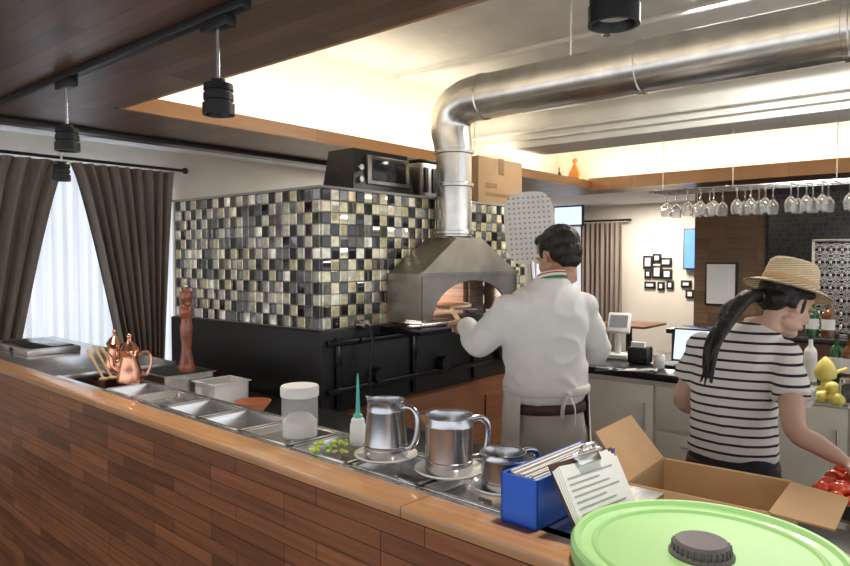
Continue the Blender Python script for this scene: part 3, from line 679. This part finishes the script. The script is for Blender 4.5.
def head(T,skin,neck_to=None,s=1.0,o=None,nose=1.0):
    pcs=[]
    E=lambda c,r,rot=None: pcs.append(ellpts(c,r,24,16,rot))
    E((0,-.018,.03),(.074,.092,.082)); E((0,.028,-.025),(.058,.060,.080)); E((0,.055,-.088),(.030,.030,.022)); E((0,.035,.045),(.062,.055,.05))
    for q in (-1,1):
        E((q*.034,.056,-.030),(.025,.026,.028)); E((q*.074,-.008,-.012),(.006,.014,.027),Matrix.Rotation(q*.3,3,'Z')); E((q*.045,.012,-.068),(.018,.042,.022)); E((q*.030,.083,.016),(.022,.010,.006))
    E((0,.098,-.028),(.011*nose,.022*nose,.012)); E((0,.094,-.012),(.008,.014,.026)); E((0,.088,-.0535),(.021,.012,.006)); E((0,.086,-.0635),(.019,.011,.006))
    for q in (-1,1): E((q*.011,.090,-.032),(.008,.010,.008))
    pcs=[([T@v for v in a],b) for a,b in pcs]
    if neck_to is not None:
        pcs.append(tubepts([T@Vector((0,-.03,-.03)),T@Vector((0,-.022,-.09)),neck_to,neck_to+Vector((0,0,-.06))],[.048*s,.050*s,.056*s,.07*s],20))
    o.add(remesh(pcs,.0036,2),skin)
    for q in (-1,1):
        o.ell((q*.031,.0855,.0),(.014,.006,.0055),'ceramic',T,seg=12,rings=8); o.ell((q*.031,.0905,-.0005),(.006,.0025,.0052),'eye',T,seg=12,rings=8)
        o.ell((q*.031,.089,.0055),(.015,.005,.0018),'eye',T,seg=12,rings=6); o.ell((q*.032,.091,.021),(.016,.004,.0025),'hair',T,seg=12,rings=6)
    o.ell((0,.0985,-.0555),(.016,.004,.0035),'lip',T,seg=12,rings=6); o.ell((0,.0965,-.0625),(.013,.004,.004),'lip',T,seg=12,rings=6)
def xf(vf,T): return ([T@v for v in vf[0]],vf[1])
def folds(v,amp):
    p=Vector((v.x*7+v.z*5,v.y*7,v.z*9-v.x*4)); r_=1-abs(noise.noise(p))*2.4
    q_=noise.noise(Vector((v.x*5,v.y*5,v.z*6+3)))
    return amp*(.55*max(r_,0)**2+.5*q_)
# ---------------- man
MT=Matrix.Translation((.495,2.76,0))@rotz(math.radians(18))
man=B('man_chef')
W=lambda x,y,z: MT@Vector((x,y,z))
tr_=[xf(loftpts([(0,0,.80,.150,.115),(0,-.01,.88,.160,.125),(0,-.01,.96,.153,.118),(0,0,1.04,.145,.108)]),MT)]
for q in (-1,1):
    o_,r_=smoothpath([W(q*.082,-.01,.88),W(q*.10,0,.70),W(q*.11,.01,.48),W(q*.115,-.01,.28),W(q*.12,-.02,.07)],[.096,.089,.072,.062,.056]); tr_.append(tubepts(o_,r_,20))
man.add(remesh(tr_,.012,4,.012,11),'khaki')
for q in (-1,1):
    sh=[ellpts((q*.125,.06,.045),(.048,.13,.045),20,10),ellpts((q*.125,-.03,.06),(.042,.06,.055),16,10)]
    man.add(remesh([xf(x,MT) for x in sh],.01,3),'black')
man.add(xf(loftpts([(0,-.005,.965,.160,.124),(0,-.005,.97,.163,.127),(0,-.004,.998,.161,.125),(0,-.004,1.003,.157,.122)],40),MT),'belt')
tor=[(0,0,1.0,.150,.118),(0,0,1.03,.165,.128),(0,.0,1.09,.168,.131),(0,.01,1.18,.172,.132),(.005,.02,1.28,.178,.130),(.01,.025,1.35,.182,.120),(.015,.03,1.405,.172,.104),(.025,.035,1.44,.135,.085),(.04,.045,1.47,.090,.070),(.052,.05,1.50,.066,.062)]
pcs=[xf(loftpts(tor,40,2.1),MT)]
LS,LE,LW=W(-.150,.03,1.37),W(-.245,.11,1.225),W(-.225,.33,1.285)
RS,RE,RW=W(.170,.03,1.375),W(.272,.06,1.19),W(.235,.27,1.12)
def arm(s,e,w_,r,end=.82):
    m=e+(w_-e)*end
    o_,r_=smoothpath([s,s*.5+e*.5,e,e*.5+m*.5,m],r); return tubepts(o_,r_,20)
for s_,e_,w_ in ((LS,LE,LW),(RS,RE,RW)):
    pcs.append(arm(s_,e_,w_,[.060,.066,.058,.051,.045])); pcs.append(ellpts(s_,(.072,.072,.066),24,16))
    pcs.append(ellpts(s_*.6+e_*.4,(.068,.068,.07),24,16))
sv,sf=remesh(pcs,.008,9)
ctr=W(0,.02,1.2)
sv=[v+Vector((v.x-ctr.x,v.y-ctr.y,0)).normalized()*folds(v,.020) for v in sv]
man.add((sv,sf),'shirt')
for s_,e,w_ in ((LS,LE,LW),(RS,RE,RW)):
    d=(w_-e).normalized(); m=e+(w_-e)*.8; man.tube([m-d*.03,m-d*.015,m+d*.02,m+d*.022],[.040,.047,.046,.040],'shirt',20)
def ringband(z,rx,ry,cx,cy,h,m,tilt=0):
    T=MT@Matrix.Translation((cx,cy,z))@Matrix.Rotation(tilt,4,'X'); man.lathe([(1,0),(1.0,h),(.94,h),(.94,0),(1,0)],m,T@Matrix.Diagonal((rx,ry,1,1)),32)
ringband(1.484,.070,.067,.054,.050,.009,'grn',-.3); ringband(1.492,.068,.065,.055,.053,.012,'shirt',-.3); ringband(1.503,.066,.063,.056,.056,.007,'red',-.3); ringband(1.509,.064,.061,.057,.058,.006,'shirt',-.3)
for e,w_,ts in ((LE,LW,1),(RE,RW,-1)):
    d=(w_-e).normalized(); P=[tubepts([e+(w_-e)*.78,e+(w_-e)*.88,w_],[.031,.030,.026],16)]+hand(w_,d+Vector((0,0,-.15)),Vector((0,0,-1)) if ts==1 else Vector((-.6,0,-.7)),.75,ts)
    man.add(remesh(P,.004,2),'skinm')
HT=MT@Matrix.Translation((.112,.110,1.590))@Matrix.Rotation(math.radians(8),4,'Z')@Matrix.Rotation(math.radians(-20),4,'X')@Matrix.Scale(1.05,4)
head(HT,'skinm',W(.056,.052,1.49),1.05,man)
hr=[ellpts((0,-.022,.045),(.080,.095,.077),32,20),ellpts((0,-.052,.0),(.071,.060,.058),28,18),ellpts((0,-.062,-.042),(.050,.036,.034),20,12),ellpts((0,.05,.085),(.056,.046,.030),20,12)]
for q in (-1,1): hr.append(ellpts((q*.068,.012,.018),(.010,.018,.026),12,8))
hv,hf=remesh([xf(x,HT) for x in hr],.004,3)
hc=HT@Vector((0,-.02,0))
hv=[v+(v-hc).normalized()*(.0035*noise.noise(Vector((v.x*90,v.y*90,v.z*15)))) for v in hv]
man.add((hv,hf),'hair')
vs=[];fs=[];n=40;rows=10
for k_ in range(rows+1):
    z=1.07-(1.07-.45)*k_/rows
    for i in range(n+1):
        t=math.radians(-34+ (246)*i/n); fl=.012*math.sin(i*1.3)*k_/rows
        rx=.178+.02*k_/rows+fl; ry=.142+.03*k_/rows+fl
        vs.append(W(rx*math.cos(t),ry*math.sin(t),z))
for k_ in range(rows):
    for i in range(n): a=k_*(n+1)+i; fs.append((a,a+1,a+n+2,a+n+1))
man.add((vs,fs),'apron')
man.add(xf(loftpts([(0,0,1.035,.172,.138),(0,0,1.04,.178,.142),(0,0,1.065,.179,.143),(0,0,1.07,.174,.138)],40),MT),'apron')
man.stube([W(.02,-.145,1.05),W(.04,-.158,1.0),W(.045,-.15,.93)],[.007,.010,.010],'apron',8,flat=.3); man.stube([W(.02,-.145,1.05),W(-.01,-.158,1.01),W(-.01,-.15,.96)],[.007,.010,.010],'apron',8,flat=.3)
man.ell(W(.02,-.147,1.05),(.014,.010,.012),'apron')
man.done(60)
pl=B('wooden_pizza_peel')
hd=(LW-LE).normalized(); h1=LW+hd*.075+Vector((0,0,-.028)); tgt=ROOM@Vector((2.95,2.30,1.30))
dd=(tgt-h1).normalized()
pl.tube([h1-dd*.10,tgt],.012,'spoon',12)
T=Matrix.Translation(tgt)@dd.to_track_quat('Y','Z').to_matrix().to_4x4()
pl.box(-.14,.14,-.02,.28,-.004,.004,'steel',.003,T)
pl.lathe([(0,.0045),(.118,.0045),(.122,.010),(.116,.017),(.104,.012),(0,.011)],'dough',T@Matrix.Translation((0,.13,0)),32)
pl.lathe([(0,.0125),(.10,.0125),(.101,.0115)],'sauce',T@Matrix.Translation((0,.13,0)),32)
pl.done()
# ---------------- woman
WT=Matrix.Translation((1.015,2.22,0))@rotz(math.radians(-38))
wo=B('woman_barista'); X=lambda x,y,z: WT@Vector((x,y,z))
tr_=[xf(loftpts([(0,0,.76,.145,.115),(0,-.015,.84,.156,.122),(0,-.01,.92,.138,.105),(0,0,.99,.120,.090)]),WT)]
for q in (-1,1):
    o_,r_=smoothpath([X(q*.075,-.01,.84),X(q*.085,.01,.66),X(q*.085,.01,.45),X(q*.09,-.01,.26),X(q*.09,-.02,.07)],[.088,.077,.058,.052,.042]); tr_.append(tubepts(o_,r_,20))
wo.add(remesh(tr_,.012,4,.006,9),'navy')
for q in (-1,1):
    sh=[ellpts((q*.09,.05,.04),(.040,.115,.038),20,10),ellpts((q*.09,-.03,.05),(.036,.05,.045),16,10)]
    wo.add(remesh([xf(x,WT) for x in sh],.01,3),'black')
wo.add(xf(loftpts([(0,-.003,.895,.141,.110),(0,-.003,.90,.144,.113),(0,-.003,.92,.141,.110),(0,-.003,.925,.137,.106)],40),WT),'belt')
tor=[(0,0,.925,.130,.103),(0,0,.94,.140,.110),(0,0,1.01,.132,.104),(0,.005,1.09,.128,.102),(0.0,.02,1.18,.134,.105),(.008,.03,1.25,.138,.098),(.018,.045,1.305,.124,.082),(.035,.06,1.34,.084,.064),(.05,.072,1.365,.052,.050)]
pcs=[xf(loftpts(tor,40,2.2),WT)]
LS,LE,LW=X(-.110,.035,1.275),X(-.175,.04,1.08),X(-.08,.24,1.00)
RS=X(.138,.035,1.27); RE=Vector((1.095,1.99,1.07)); RW=Vector((1.180,1.915,1.010))
for s_,e in ((LS,LE),(RS,RE)):
    m=s_+(e-s_)*.60; o_,r_=smoothpath([s_,s_*.5+m*.5,m],[.048,.051,.053]); pcs.append(tubepts(o_,r_,20)); pcs.append(ellpts(s_,(.056,.056,.052),20,14))
sv,sf=remesh(pcs,.007,5)
ctr=X(0,.02,1.2)
sv=[v+Vector((v.x-ctr.x,v.y-ctr.y,.2*math.sin(v.x*20+v.z*9))).normalized()*folds(v,.014) for v in sv]
wo.add((sv,sf),'stripe')
for s_,e,w_,ts,pn in ((LS,LE,LW,1,Vector((0,0,-1))),(RS,RE,RW,-1,Vector((0,0,-1)))):
    o_,r_=smoothpath([s_,s_*.4+e*.6,e,e*.5+w_*.5,w_],[.039,.037,.032,.030,.021]); d=(w_-e).normalized()
    wo.add(remesh([tubepts(o_,r_,18)]+hand(w_,d,pn,.5,ts,.88),.004,2),'skinw')
WH=Matrix.Translation(at_y(786,304,2.22))@rotz(math.radians(-76))@Matrix.Rotation(math.radians(-24),4,'X')@Matrix.Scale(.89,4)
head(WH,'skinw',X(.05,.070,1.355),.80,wo,1.0)
hr=[ellpts((0,-.03,.040),(.080,.088,.075),28,18),ellpts((0,-.065,-.002),(.070,.048,.052),24,16)]
for q in (-1,1): hr.append(ellpts((q*.066,-.030,.014),(.014,.026,.042),14,10)); hr.append(ellpts((q*.060,.022,.05),(.018,.03,.018),14,10)); hr.append(ellpts((q*.0705,.014,.0),(.005,.007,.03),10,8))
wo.add(remesh([xf(x,WH) for x in hr],.004,2,.003,60),'hair')
p0=WH@Vector((.0,-.108,-.005)); p1=at_y(731,313,2.12); p2=at_y(713,343,2.04); p3=at_y(706,377,2.03)
for i in range(14):
    j=lambda a: Vector((random.uniform(-a,a),random.uniform(-a,a),random.uniform(-a,a)*.6))
    wo.stube([p0+j(.006),p0*.5+p1*.5+j(.012)+Vector((0,0,.016)),p1+j(.018),p2+j(.016),p3+j(.014)+Vector((0,0,random.uniform(-.02,.03)))],[.014,.018,.015,.011,.002],'hair',8,sub=6)
wo.lathe([(.019,-.008),(.024,0),(.019,.008)],'black',Matrix.Translation(p0+(p1-p0)*.12)@((p1-p0).to_track_quat('Z','Y').to_matrix().to_4x4()),16)
hatT=WH@Matrix.Translation((0,-.016,.060))@Matrix.Rotation(math.radians(6),4,'X')
HS=Matrix.Diagonal((.98,1.09,1.06,1))
wo.lathe([(.144,-.014),(.146,-.012),(.120,.000),(.096,.006),(.091,.012),(.087,.05),(.081,.080),(.069,.092),(.03,.088),(0,.086)],'straw',hatT@HS,48)
wo.lathe([(.142,-.018),(.118,-.005),(.094,.002)],'straw',hatT@HS,48)
wo.lathe([(.0925,.012),(.0915,.026),(.0905,.03)],'spoon',hatT@HS,48)
wo.done(60)
# ================================================================ LIGHTS
def area(name,loc,rot,sx,sy,e,col):
    l=bpy.data.lights.new(name,'AREA'); l.shape='RECTANGLE'; l.size=sx; l.size_y=sy; l.energy=e; l.color=col
    o=bpy.data.objects.new(name,l); o.matrix_world=ROOM@Matrix.Translation(loc)@Euler(rot).to_matrix().to_4x4(); bpy.context.collection.objects.link(o); return o
area('window_daylight',(2.3,6.6,1.6),(math.radians(-90),0,0),2.6,2.2,170,(.85,.93,1))
area('cove_strip_left',(4.2,3.62,2.47),(math.radians(150),0,0),5.2,.06,24,(1,.90,.70))
area('cove_strip_back',(7.1,.6,2.47),(0,math.radians(-150),0),.06,6.5,30,(1,.89,.68))
area('cove_strip_near',(1.45,.6,2.47),(0,math.radians(150),0),.06,5.0,14,(1,.94,.84))
area('dining_ceiling_light',(8.6,3.6,2.33),(0,0,0),.5,.5,45,(1,.92,.82))
area('dining_ceiling_light',(5.5,5.0,2.58),(0,0,0),.5,.5,32,(1,.97,.92))
area('kitchen_fill_light',(4.4,.9,3.1),(0,0,0),.6,1.2,68,(1,.96,.89))  # added overhead fill to lift the kitchen, no fixture modelled there
pl_=bpy.data.lights.new('oven_mouth_fill','POINT'); pl_.energy=2.6; pl_.color=(1,.88,.76); pl_.shadow_soft_size=.05  # unseen point light added to brighten the mouth bricks, standing for fire
po=bpy.data.objects.new('oven_mouth_fill',pl_); po.location=ROOM@Vector((3.0,2.62,1.38)); bpy.context.collection.objects.link(po)
wd=bpy.data.worlds.new('world'); bpy.context.scene.world=wd; wd.use_nodes=True
wd.node_tree.nodes['Background'].inputs[0].default_value=(.94,.96,1,1); wd.node_tree.nodes['Background'].inputs[1].default_value=1.25
bpy.context.scene.view_settings.view_transform='Standard'
bpy.context.scene.view_settings.exposure=.38
# ================================================================ CAMERA
cd=bpy.data.cameras.new('camera'); cd.sensor_width=36; cd.lens=36*F/850; cam=bpy.data.objects.new('camera',cd)
cam.location=(0,0,H); cam.rotation_euler=(math.radians(90)-PITCH,0,0); bpy.context.collection.objects.link(cam); bpy.context.scene.camera=cam
cd.clip_start=.05
